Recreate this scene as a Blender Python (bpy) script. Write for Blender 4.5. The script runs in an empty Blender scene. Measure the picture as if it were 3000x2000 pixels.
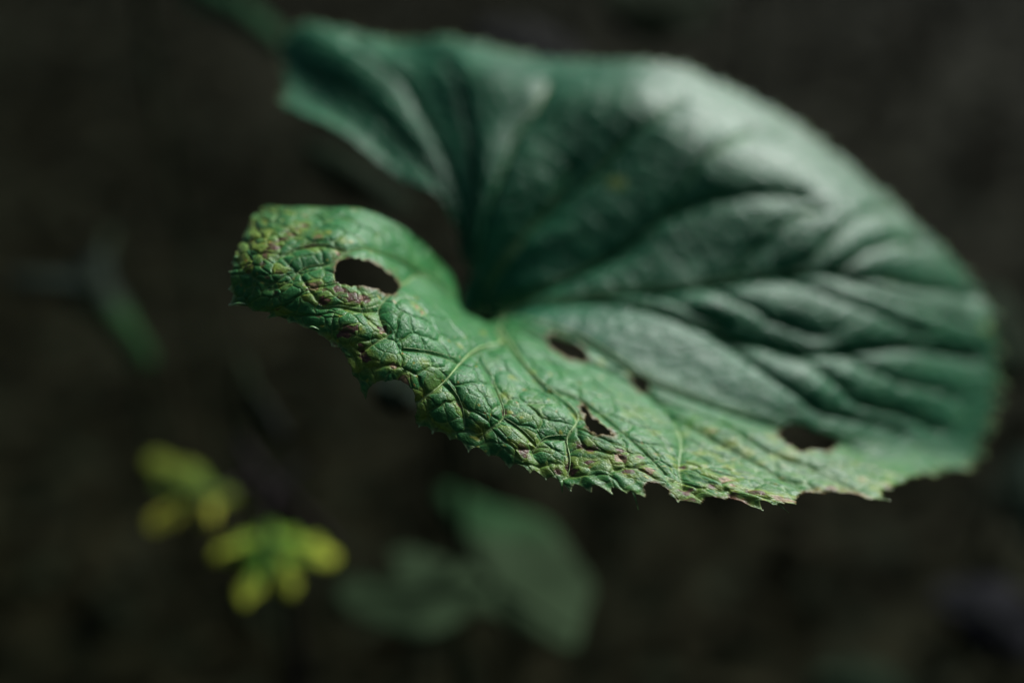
import bpy, math, random
import numpy as np
from mathutils import Vector, Matrix

random.seed(7); rng = np.random.default_rng(11)
C = bpy.context.scene.collection
PI = math.pi

# ------------------------------------------------------------------ camera, sky, sun, exposure
PITCH = math.radians(30.0)
FOCUS = 0.28
CAM = np.array([0.0, 0.0, 0.47])
RIGHT = np.array([1.0, 0.0, 0.0])
FWD = np.array([0.0, math.cos(PITCH), -math.sin(PITCH)])
UP = np.array([0.0, math.sin(PITCH), math.cos(PITCH)])
cd = bpy.data.cameras.new('camera'); cam = bpy.data.objects.new('camera', cd); C.objects.link(cam)
cd.lens = 50; cd.sensor_width = 36; cd.clip_start = 0.01; cd.clip_end = 500
cam.location = CAM; cam.rotation_euler = (PI/2 - PITCH, 0, 0)
cd.dof.use_dof = True; cd.dof.focus_distance = FOCUS; cd.dof.aperture_fstop = 3.1
cd.dof.aperture_blades = 0
bpy.context.scene.camera = cam

SUN_ELEV = math.radians(34); SUN_AZ = math.radians(38)      # azimuth measured from +Y towards +X
world = bpy.data.worlds.new('World'); bpy.context.scene.world = world; world.use_nodes = True
wn = world.node_tree; bg = wn.nodes['Background']
sky = wn.nodes.new('ShaderNodeTexSky'); sky.sky_type = 'NISHITA'; sky.sun_disc = False
sky.sun_elevation = SUN_ELEV; sky.sun_rotation = SUN_AZ
wn.links.new(sky.outputs[0], bg.inputs[0]); bg.inputs[1].default_value = 0.05
ld = bpy.data.lights.new('sun', 'SUN'); ld.energy = 4.8; ld.angle = math.radians(20); ld.color = (0.98, 1.0, 0.95)
lo = bpy.data.objects.new('sun', ld); C.objects.link(lo)
sd = Vector((math.sin(SUN_AZ)*math.cos(SUN_ELEV), math.cos(SUN_AZ)*math.cos(SUN_ELEV), math.sin(SUN_ELEV)))
lo.rotation_euler = sd.to_track_quat('Z', 'Y').to_euler(); lo.location = (0, 1, 2)
vs = bpy.context.scene.view_settings
vs.view_transform = 'Standard'; vs.look = 'None'; vs.exposure = 0.78; vs.gamma = 1; vs.use_curve_mapping = False
bpy.context.scene.render.film_transparent = False
bpy.context.scene.cycles.use_denoising = True

# ------------------------------------------------------------------ helpers
def unproject(px, py, dz):
    """point seen at photo position (px,py of 3000x2000) and dz mm beyond the focus distance"""
    d = FOCUS + np.asarray(dz, float)/1000.0
    x = (np.asarray(px, float)-1500)/3000*0.72*d
    y = -(np.asarray(py, float)-1000)/3000*0.72*d
    return CAM + np.multiply.outer(x, RIGHT) + np.multiply.outer(y, UP) + np.multiply.outer(d, FWD)

def project(p):
    q = p - CAM
    d = q @ FWD
    return (q @ RIGHT)/d*3000/0.72+1500, -(q @ UP)/d*3000/0.72+1000, d

def tag(o, label=None, cat=None, group=None, kind=None):
    if label: o['label'] = label
    if cat: o['category'] = cat
    if group: o['group'] = group
    if kind: o['kind'] = kind
    return o

def empty(name, loc):
    o = bpy.data.objects.new(name, None); C.objects.link(o); o.location = tuple(loc); o.empty_display_size = 0.02
    return o

def mesh_obj(name, verts, faces, mat, parent=None, smooth=True, color=None, uv=None):
    """verts are in world space; the mesh is stored relative to its parent"""
    verts = np.asarray(verts, np.float32)
    off = np.array(parent_loc(parent), np.float32)
    v = verts - off
    me = bpy.data.meshes.new(name)
    faces = np.asarray(faces, np.int32)
    k = faces.shape[1]
    me.vertices.add(len(v)); me.vertices.foreach_set('co', v.ravel())
    me.loops.add(faces.size); me.loops.foreach_set('vertex_index', faces.ravel())
    me.polygons.add(len(faces)); me.polygons.foreach_set('loop_start', np.arange(0, faces.size, k, dtype=np.int32))
    me.polygons.foreach_set('loop_total', np.full(len(faces), k, np.int32))
    me.polygons.foreach_set('use_smooth', np.full(len(faces), smooth, bool))
    me.update(calc_edges=True)
    if color is not None:
        a = me.color_attributes.new('tint', 'FLOAT_COLOR', 'POINT')
        c4 = np.ones((len(v), 4), np.float32); c4[:, :3] = color[:, :3]
        if color.shape[1] > 3: c4[:, 3] = color[:, 3]
        a.data.foreach_set('color', c4.ravel())
    if uv is not None:
        u = me.uv_layers.new(name='flat')
        u.data.foreach_set('uv', uv[faces.ravel()].astype(np.float32).ravel())
    me.validate()
    if mat: me.materials.append(mat)
    o = bpy.data.objects.new(name, me); C.objects.link(o)
    if parent is not None: o.parent = parent
    return o

def parent_loc(p):
    s = np.zeros(3)
    while p is not None:
        s = s + np.array(p.location); p = p.parent
    return s

def grid_faces(nr, nc, keep=None):
    i = np.arange(nr*nc).reshape(nr, nc)
    f = np.stack([i[:-1, :-1], i[1:, :-1], i[1:, 1:], i[:-1, 1:]], -1).reshape(-1, 4)
    return f if keep is None else f[keep]

def tube(points, radii, n=8, flat=1.0):
    """closed tapering tube along points"""
    P = np.asarray(points, float); m = len(P); R = np.broadcast_to(np.asarray(radii, float), (m,))
    T = np.gradient(P, axis=0); T /= np.linalg.norm(T, axis=1, keepdims=True)+1e-12
    ref = np.array([0.13, 0.21, 0.97])
    A = np.cross(T, ref); A /= np.linalg.norm(A, axis=1, keepdims=True)+1e-12
    B = np.cross(A, T)
    a = np.linspace(0, 2*PI, n, endpoint=False)
    V = P[:, None]+R[:, None, None]*(np.cos(a)[None, :, None]*A[:, None]+flat*np.sin(a)[None, :, None]*B[:, None])
    V = V.reshape(-1, 3)
    i = np.arange(m*n).reshape(m, n)
    j = np.roll(i, -1, axis=1)
    F = np.stack([i[:-1], j[:-1], j[1:], i[1:]], -1).reshape(-1, 4)
    caps = []
    for row in (0, m-1):
        c = len(V); V = np.vstack([V, P[row:row+1]])
        for k in range(n): caps.append([i[row, k], i[row, (k+1) % n], c, c])
    # caps as quads would be degenerate: make them of two rim vertices, the next one and the centre
    caps = []
    for row, c in ((0, m*n), (m-1, m*n+1)):
        for k in range(0, n, 2): caps.append([i[row, k], i[row, (k+1) % n], i[row, (k+2) % n], c])
    return V, np.vstack([F, np.array(caps)])

def spline_matrix(knots, xs):
    """natural cubic spline as a matrix: values at knots -> values at xs (linear beyond the ends)"""
    k = np.asarray(knots, float); n = len(k); h = np.diff(k)
    A = np.zeros((n, n)); Bm = np.zeros((n, n)); A[0, 0] = A[-1, -1] = 1
    for i in range(1, n-1):
        A[i, i-1] = h[i-1]; A[i, i] = 2*(h[i-1]+h[i]); A[i, i+1] = h[i]
        Bm[i, i-1] = 6/h[i-1]; Bm[i, i] = -6/h[i-1]-6/h[i]; Bm[i, i+1] = 6/h[i]
    M = np.linalg.solve(A, Bm)
    xs = np.asarray(xs, float); xc = np.clip(xs, k[0], k[-1])
    s = np.clip(np.searchsorted(k, xc, side='right')-1, 0, n-2)
    E = np.eye(n); out = np.zeros((len(xs), n))
    for r, (x, i) in enumerate(zip(xc, s)):
        a = (k[i+1]-x)/h[i]; b = (x-k[i])/h[i]
        out[r] = a*E[i]+b*E[i+1]+((a**3-a)*M[i]+(b**3-b)*M[i+1])*h[i]**2/6
        if xs[r] > k[-1]:
            g = (E[-1]-E[-2])/h[-1]+h[-1]/6*M[-2]
            out[r] += g*(xs[r]-k[-1])
    return out

def hash2(ix, iy, s):
    h = (ix.astype(np.int64)*374761393 + iy.astype(np.int64)*668265263 + s*1442695041) & 0xffffffff
    h = ((h ^ (h >> 13))*1274126177) & 0xffffffff
    h = ((h ^ (h >> 16))*2246822519) & 0xffffffff
    return ((h ^ (h >> 15)) & 0xffffff)/float(0xffffff)

def vnoise(x, y, s=0):
    ix = np.floor(x); iy = np.floor(y); fx = x-ix; fy = y-iy
    fx = fx*fx*(3-2*fx); fy = fy*fy*(3-2*fy)
    a = hash2(ix, iy, s); b = hash2(ix+1, iy, s); c = hash2(ix, iy+1, s); d = hash2(ix+1, iy+1, s)
    return (a*(1-fx)+b*fx)*(1-fy)+(c*(1-fx)+d*fx)*fy

def fbm(x, y, s=0, o=3):
    t = 0; w = 0; a = 1.0
    for i in range(o):
        t = t+a*vnoise(x*2**i+17.3*i, y*2**i-9.1*i, s+i); w += a; a *= 0.5
    return t/w

def voronoi(x, y, s=0, jit=0.85):
    """distance to the nearest cell border, random value of the cell, cell centre"""
    ix = np.floor(x); iy = np.floor(y)
    best = np.full(x.shape, 1e9); bx = np.zeros(x.shape); by = np.zeros(x.shape); cid = np.zeros(x.shape)
    for dx in (-1, 0, 1):
        for dy in (-1, 0, 1):
            jx = ix+dx; jy = iy+dy
            sx = jx+0.5+jit*(hash2(jx, jy, s)-0.5); sy = jy+0.5+jit*(hash2(jx, jy, s+77)-0.5)
            d = (sx-x)**2+(sy-y)**2; m = d < best
            best = np.where(m, d, best); bx = np.where(m, sx, bx); by = np.where(m, sy, by)
            cid = np.where(m, hash2(jx, jy, s+155), cid)
    edge = np.full(x.shape, 1e9)
    for dx in (-2, -1, 0, 1, 2):
        for dy in (-2, -1, 0, 1, 2):
            jx = ix+dx; jy = iy+dy
            sx = jx+0.5+jit*(hash2(jx, jy, s)-0.5); sy = jy+0.5+jit*(hash2(jx, jy, s+77)-0.5)
            ex = sx-bx; ey = sy-by; L = np.sqrt(ex*ex+ey*ey)
            ok = L > 1e-6; L = np.maximum(L, 1e-6)
            e = ((sx+bx)*0.5-x)*ex/L+((sy+by)*0.5-y)*ey/L
            edge = np.where(ok, np.minimum(edge, e), edge)
    return edge, cid, bx, by

def in_poly(x, y, poly):
    p = np.asarray(poly, float); ins = np.zeros(x.shape, bool)
    for k in range(len(p)):
        x1, y1 = p[k]; x2, y2 = p[(k+1) % len(p)]
        if y1 == y2: continue
        c = ((y1 > y) != (y2 > y)) & (x < (x2-x1)*(y-y1)/(y2-y1)+x1)
        ins ^= c
    return ins

def seg_dist(x, y, pl, closed=False, width=None):
    """distance of points to a polyline; with width, the distance is divided by the local width"""
    p = np.asarray(pl, float); n = len(p); d = np.full(x.shape, 1e9)
    for k in range(n if closed else n-1):
        ax, ay = p[k]; bx, by = p[(k+1) % n]
        vx = bx-ax; vy = by-ay; L = vx*vx+vy*vy+1e-12
        t = np.clip(((x-ax)*vx+(y-ay)*vy)/L, 0, 1)
        d = np.minimum(d, (x-ax-t*vx)**2+(y-ay-t*vy)**2)
    return np.sqrt(d)

def smooth_line(pts, n, closed=False):
    P = np.asarray(pts, float)
    if closed: P = np.vstack([P[-3:], P, P[:3]])
    s = np.concatenate([[0], np.cumsum(np.linalg.norm(np.diff(P, axis=0), axis=1)**0.7+1e-9)])
    lo, hi = (s[3], s[-3]) if closed else (s[0], s[-1])
    xs = np.linspace(lo, hi, n, endpoint=not closed)
    return spline_matrix(s, xs) @ P

# ------------------------------------------------------------------ materials
def new_mat(name):
    m = bpy.data.materials.new(name); m.use_nodes = True
    return m, m.node_tree.nodes, m.node_tree.links, m.node_tree.nodes['Principled BSDF']

def leaf_material(name, fine=True, spec=0.5, rough=0.5, translucent=0.12, sheen=0.25):
    m, N, L, b = new_mat(name)
    at = N.new('ShaderNodeAttribute'); at.attribute_name = 'tint'
    tc = N.new('ShaderNodeTexCoord')
    no = N.new('ShaderNodeTexNoise'); no.inputs['Scale'].default_value = 1400; no.inputs['Detail'].default_value = 5
    L.new(tc.outputs['Object'], no.inputs['Vector'])
    hs = N.new('ShaderNodeHueSaturation'); mr = N.new('ShaderNodeMapRange')
    mr.inputs['From Min'].default_value = 0.3; mr.inputs['From Max'].default_value = 0.7
    mr.inputs['To Min'].default_value = 0.78; mr.inputs['To Max'].default_value = 1.22
    L.new(no.outputs['Fac'], mr.inputs['Value']); L.new(mr.outputs[0], hs.inputs['Value'])
    L.new(at.outputs['Color'], hs.inputs['Color'])
    L.new(hs.outputs[0], b.inputs['Base Color'])
    b.inputs['Roughness'].default_value = rough; b.inputs['Specular IOR Level'].default_value = spec
    b.inputs['IOR'].default_value = 1.36
    b.inputs['Sheen Weight'].default_value = sheen; b.inputs['Sheen Roughness'].default_value = 0.45
    b.inputs['Sheen Tint'].default_value = (0.75, 1.0, 0.93, 1)
    bump = N.new('ShaderNodeBump'); bump.inputs['Strength'].default_value = 0.4; bump.inputs['Distance'].default_value = 0.00012
    L.new(no.outputs['Fac'], bump.inputs['Height'])
    last = bump
    if fine:
        uv = N.new('ShaderNodeUVMap'); uv.uv_map = 'flat'
        wn_ = N.new('ShaderNodeTexNoise'); wn_.inputs['Scale'].default_value = 1.1
        L.new(uv.outputs[0], wn_.inputs['Vector'])
        add = N.new('ShaderNodeVectorMath'); add.operation = 'ADD'
        L.new(uv.outputs[0], add.inputs[0]); L.new(wn_.outputs['Color'], add.inputs[1])
        vo = N.new('ShaderNodeTexVoronoi'); vo.feature = 'DISTANCE_TO_EDGE'; vo.inputs['Scale'].default_value = 1.7
        L.new(add.outputs[0], vo.inputs['Vector'])
        m2 = N.new('ShaderNodeMapRange'); m2.inputs['From Max'].default_value = 0.22
        m2.interpolation_type = 'SMOOTHSTEP'
        L.new(vo.outputs['Distance'], m2.inputs['Value'])
        b2 = N.new('ShaderNodeBump'); b2.inputs['Strength'].default_value = 0.35; b2.inputs['Distance'].default_value = 0.00010
        L.new(m2.outputs[0], b2.inputs['Height']); L.new(bump.outputs[0], b2.inputs['Normal'])
        last = b2
    L.new(last.outputs[0], b.inputs['Normal'])
    out = N['Material Output']
    if translucent > 0:
        tr = N.new('ShaderNodeBsdfTranslucent'); mx = N.new('ShaderNodeMixShader'); mx.inputs[0].default_value = translucent
        L.new(hs.outputs[0], tr.inputs[0]); L.new(b.outputs[0], mx.inputs[1]); L.new(tr.outputs[0], mx.inputs[2])
        L.new(mx.outputs[0], out.inputs[0])
    return m

M_LEAF = leaf_material('downy_green_leaf', rough=0.37, spec=0.22, sheen=0.0, translucent=.2)
M_DIM = leaf_material('dull_green_leaf', fine=False, rough=0.8, spec=0.05, sheen=0.0)

def flat_mat(name, col, rough=0.6, spec=0.3, noise=60, var=0.35):
    m, N, L, b = new_mat(name)
    tc = N.new('ShaderNodeTexCoord'); no = N.new('ShaderNodeTexNoise')
    no.inputs['Scale'].default_value = noise; no.inputs['Detail'].default_value = 6
    L.new(tc.outputs['Object'], no.inputs['Vector'])
    cr = N.new('ShaderNodeValToRGB'); cr.color_ramp.elements[0].position = 0.3; cr.color_ramp.elements[1].position = 0.7
    cr.color_ramp.elements[0].color = tuple(c*(1-var) for c in col)+(1,)
    cr.color_ramp.elements[1].color = tuple(c*(1+var) for c in col)+(1,)
    L.new(no.outputs['Fac'], cr.inputs[0]); L.new(cr.outputs[0], b.inputs['Base Color'])
    bp = N.new('ShaderNodeBump'); bp.inputs['Strength'].default_value = 0.4; bp.inputs['Distance'].default_value = 0.0006
    L.new(no.outputs['Fac'], bp.inputs['Height']); L.new(bp.outputs[0], b.inputs['Normal'])
    b.inputs['Roughness'].default_value = rough; b.inputs['Specular IOR Level'].default_value = spec
    return m
M_VEIN = flat_mat('pale_leaf_vein', (0.26, 0.38, 0.15), 0.5, 0.3, 900)
M_STALK = flat_mat('green_stalk', (0.05, 0.09, 0.03), 0.5, 0.4, 200)
M_VEINB = flat_mat('green_leaf_vein', (.06, .14, .05), .6, .2, 900)
M_PURPLE = flat_mat('purplish_stalk', (0.015, 0.011, 0.013), 0.8, 0.05, 200)
M_STALKB = flat_mat('dark_stalk', (0.012, 0.020, 0.009), 0.8, 0.05, 200)
M_TIP = flat_mat('pale_tooth_tip', (0.42, 0.55, 0.28), 0.3, 0.6, 900, 0.1)
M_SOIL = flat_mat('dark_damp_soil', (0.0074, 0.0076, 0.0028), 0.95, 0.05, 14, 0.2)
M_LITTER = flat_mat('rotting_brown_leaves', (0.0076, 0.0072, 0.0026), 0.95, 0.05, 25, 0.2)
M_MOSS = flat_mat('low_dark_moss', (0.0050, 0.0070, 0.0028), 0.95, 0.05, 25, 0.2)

# ------------------------------------------------------------------ the big leaf: control net
# one ray per line, from the leaf base outwards at rho .2 .45 .7 .9 1; (photo x, photo y, mm beyond focus)
RHO = [0, .2, .45, .7, .9, 1.0]
BASE = (1402, 908, 66)
NET = [
 [(1364,800,71),(1312,598,75),(1150,503,81),(968,372,87),(838,314,92)],      # 0 back lobe, sinus margin
 [(1366,770,71),(1290,535,79),(1120,390,89),(950,280,98),(842,205,105)],
 [(1370,745,71),(1295,480,82),(1130,275,95),(975,135,105),(885,78,112)],
 [(1378,735,71),(1335,480,82),(1260,290,95),(1185,180,105),(1140,128,113)],
 [(1386,730,71),(1385,480,80),(1350,290,92),(1325,170,102),(1305,118,112)],
 [(1396,735,71),(1440,500,78),(1475,325,89),(1500,218,99),(1515,168,110)],
 [(1412,748,71),(1520,550,77),(1635,365,87),(1720,245,97),(1760,190,109)],
 [(1432,765,71),(1610,610,77),(1790,410,85),(1905,265,96),(1955,200,111)],
 [(1452,785,70),(1695,650,75),(1945,465,83),(2115,345,98),(2200,298,120)],
 [(1480,815,69),(1780,725,73),(2060,570,80),(2310,470,97),(2460,478,119)],
 [(1500,838,67),(1850,785,70),(2210,705,78),(2530,650,94),(2690,680,115)],
 [(1515,862,65),(1900,835,66),(2290,805,74),(2640,800,92),(2838,830,118)],
 [(1525,882,61),(1930,890,61),(2320,905,69),(2690,920,88),(2895,950,113)],
 [(1530,897,59),(1900,950,57),(2270,1012,63),(2650,1035,80),(2905,1080,108)],
 [(1525,908,57),(1810,985,52),(2170,1095,55),(2560,1175,68),(2875,1245,97)],
 [(1512,915,55),(1730,1005,46),(2060,1165,46),(2460,1295,55),(2795,1365,78)],
 [(1500,926,50),(1685,1030,38),(1960,1195,31),(2360,1310,33),(2652,1402,40)],  # 16 corner of the front half
 [(1492,938,46),(1645,1045,33),(1880,1205,23),(2260,1370,19),(2548,1462,18)],
 [(1484,950,42),(1605,1058,28),(1790,1215,14),(2075,1385,6),(2300,1478,2)],
 [(1477,962,39),(1572,1070,23),(1705,1225,8),(1895,1380,1),(2035,1472,-3)],
 [(1468,972,36),(1535,1080,20),(1632,1220,6),(1745,1355,0),(1835,1440,-4)],
 [(1458,980,34),(1500,1080,17),(1558,1212,5),(1612,1328,-1),(1650,1405,-4)],
 [(1440,982,33),(1440,1080,13),(1440,1180,3),(1448,1275,-1),(1460,1340,-2)],
 [(1418,972,32),(1370,1055,9),(1310,1120,1),(1262,1192,-2),(1235,1245,-2)],
 [(1388,952,33),(1295,1000,9),(1210,1050,0),(1140,1125,-3),(1095,1190,-3)],
 [(1364,934,36),(1235,930,10),(1135,975,1),(1062,1025,-2),(1022,1062,-2)],
 [(1346,918,39),(1200,872,13),(1080,912,3),(1000,952,0),(955,985,0)],
 [(1334,902,41),(1150,818,16),(985,850,5),(872,898,3),(820,925,4)],
 [(1328,888,44),(1110,765,18),(905,785,8),(762,845,5),(700,880,6)],
 [(1322,872,45),(1095,710,22),(895,710,13),(752,735,11),(692,755,13)],
 [(1318,856,47),(1095,660,28),(920,648,23),(800,645,22),(748,640,28)],
 [(1322,840,50),(1120,645,34),(965,615,31),(855,612,31),(800,618,36)],
 [(1345,832,56),(1205,688,41),(1060,655,38),(950,645,41),(900,650,45)],        # 32 front lobe, sinus margin (behind its crest)
]
NR = len(NET)
net = np.zeros((NR, 6, 3))
for i, row in enumerate(NET):
    net[i, 0] = unproject(*BASE)
    for k, q in enumerate(row): net[i, k+1] = unproject(*q)

seg_cols = [22]*15 + [60, 60] + [150]*11 + [110, 80, 60, 45]
tcol = np.concatenate([np.linspace(i, i+1, n, endpoint=False) for i, n in enumerate(seg_cols)]+[[NR-1]])
NC = len(tcol); NROW = 330
rrow = np.concatenate([np.linspace(0.012, 0.3, 50, endpoint=False), np.linspace(0.3, 1.0, NROW-50)])
Bt = spline_matrix(np.arange(NR), tcol)
Br = spline_matrix(RHO, rrow)
base0 = np.einsum('rk,ct,tkd->rcd', Br, Bt, net)          # margin at rho = 1, no teeth yet

# margin teeth: (photo x, photo y of the tip, half width in mm)
mx_, my_, _ = project(base0[-1])
marg_len = np.concatenate([[0], np.cumsum(np.linalg.norm(np.diff(base0[-1], axis=0), axis=1))])*1000
TEETH = [(2600,1440,1.8),(2556,1494,2.4),(2515,1462,1.5),(2440,1468,1.2),(2345,1480,1.6),(2310,1500,2.2),(2240,1490,1.5),(2200,1502,1.7),
 (2150,1472,1.1),(2108,1484,1.5),(2040,1494,2.0),(1975,1470,1.3),(1925,1452,1.0),(1870,1494,1.9),(1820,1456,1.3),(1768,1462,1.2),(1713,1444,1.2),(1650,1446,1.7),
 (1590,1408,1.4),(1540,1402,1.2),(1478,1378,1.6),(1420,1352,1.3),(1360,1332,1.5),(1310,1302,1.2),(1262,1282,1.4),(1225,1262,1.4),
 (1042,1092,1.5),(975,1015,1.4),(902,958,2.4),(860,940,1.2),(800,945,1.2),(745,915,1.3),(676,896,2.4),(688,842,1.5),(690,800,1.3),(678,768,1.8),(705,725,1.4)]
mfun = np.ones(NC)
frontc = tcol > 15.8
rad_len = np.linalg.norm(base0[-1]-base0[0], axis=1)*1000*1.15
tips = []
for (tx, ty, w) in TEETH:
    dd = (mx_-tx)**2+(my_-ty)**2; dd[~frontc] = 1e12
    k = int(np.argmin(dd)); h = math.sqrt(dd[k])*FOCUS*1000*0.72/3000*1.25
    h = min(max(h*1.4, 1.2), 4.0)*(1.15 if tx < 1200 else .68)*random.uniform(.7, 1.15)
    s = (marg_len-marg_len[k])/w
    a = np.clip(1-np.abs(s), 0, 1)
    mfun = np.maximum(mfun, 1+h/rad_len[k]*(0.7*a+0.3*a**2))
    tips.append(k)
# small regular teeth elsewhere
pos = 2.0
while pos < marg_len[-1]-2:
    k = int(np.searchsorted(marg_len, pos))
    far = min([abs(marg_len[q]-pos) for q in tips]) > 1.8
    if far:
        back = tcol[k] < 15.8
        w = random.uniform(1.6, 2.8) if back else random.uniform(.6, 1.1); h = random.uniform(1.2, 2.8) if back else random.uniform(.25, .6)
        a = np.clip(1-np.abs(marg_len-marg_len[k])/w, 0, 1)
        mfun = np.maximum(mfun, 1+h/rad_len[k]*(0.4*a+0.6*a**2.4))
    pos += random.uniform(2.2, 6.0) if tcol[k] < 15.8 else random.uniform(1.2, 2.4)
mfun *= 1+np.where(tcol > 25.5, .03, .010)*(vnoise(marg_len/5.0, marg_len*0+3.3, 5)-0.5)+0.006*(vnoise(marg_len/1.6, marg_len*0+1.3, 6)-0.5)
# stretch only the outer fifth of each ray to reach the toothed margin
rr = rrow[:, None]+np.clip((rrow[:, None]-0.8)/0.2, 0, 1)**2*(mfun[None, :]-1)
ray_at = np.einsum('ct,tkd->ckd', Bt, net)
# evaluate with extrapolation: base0 plus slope for the small change
slope = np.gradient(base0, rrow, axis=0)
surf = base0+slope*(rr-rrow[:, None])[..., None]

# teeth along the free edge of the back lobe beside the notch
el = np.concatenate([[0], np.cumsum(np.linalg.norm(np.diff(surf[:, 0], axis=0), axis=1))])*1000
ed = np.zeros(NROW); q = 14.0
while q < el[-1]:
    w = random.uniform(1.3, 2.8); ed = np.maximum(ed, random.uniform(.6, 1.9)*np.clip(1-np.abs(el-q)/w, 0, 1)**1.2); q += random.uniform(2.4, 5.5)
ed += .8*(vnoise(el/4.0, el*0, 9)-.5)
ed *= np.clip((el-10)/12, 0, 1)
od = surf[:, 0]-surf[:, 16]; od /= np.linalg.norm(od, axis=1, keepdims=True)+1e-9
for j in range(16): surf[:, j] += od*(ed*(1-j/16)**2/1000)[:, None]

# flat (unrolled) coordinates in mm
drow = np.linalg.norm(np.diff(surf, axis=0), axis=2)
rad = np.concatenate([np.full((1, NC), 0.6), 0.6+np.cumsum(drow, axis=0)*1000])
kmid = int(NROW*0.62)
dth = np.linalg.norm(np.diff(surf[kmid], axis=0), axis=1)*1000/(0.5*(rad[kmid, 1:]+rad[kmid, :-1]))
th = np.concatenate([[0], np.cumsum(dth)])
TH_TOTAL = th[-1]
if TH_TOTAL > 6.1: th *= 6.1/TH_TOTAL
FX = rad*np.cos(th)[None]; FY = rad*np.sin(th)[None]
PX, PY, PD = project(surf)
print('total angle', math.degrees(TH_TOTAL), 'radii', rad[-1].min(), rad[-1].max(), 'verts', NC*NROW)

du = np.gradient(surf, axis=1); dv = np.gradient(surf, axis=0)
nrm = np.cross(du, dv); nrm /= np.linalg.norm(nrm, axis=2, keepdims=True)+1e-12
if nrm[200, NC//2, 2] < 0: nrm = -nrm
print('mean normal z', nrm[..., 2].mean())

def locate(pts, t0=0, t1=NR-1, step=3):
    """grid index under each photo position"""
    cols = np.where((tcol >= t0) & (tcol <= t1))[0][::step]
    X = PX[::2][:, cols]; Y = PY[::2][:, cols]
    out = []
    for (x, y) in pts:
        k = int(np.argmin((X-x)**2+(Y-y)**2)); out.append((2*(k//len(cols)), cols[k % len(cols)]))
    return out

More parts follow.
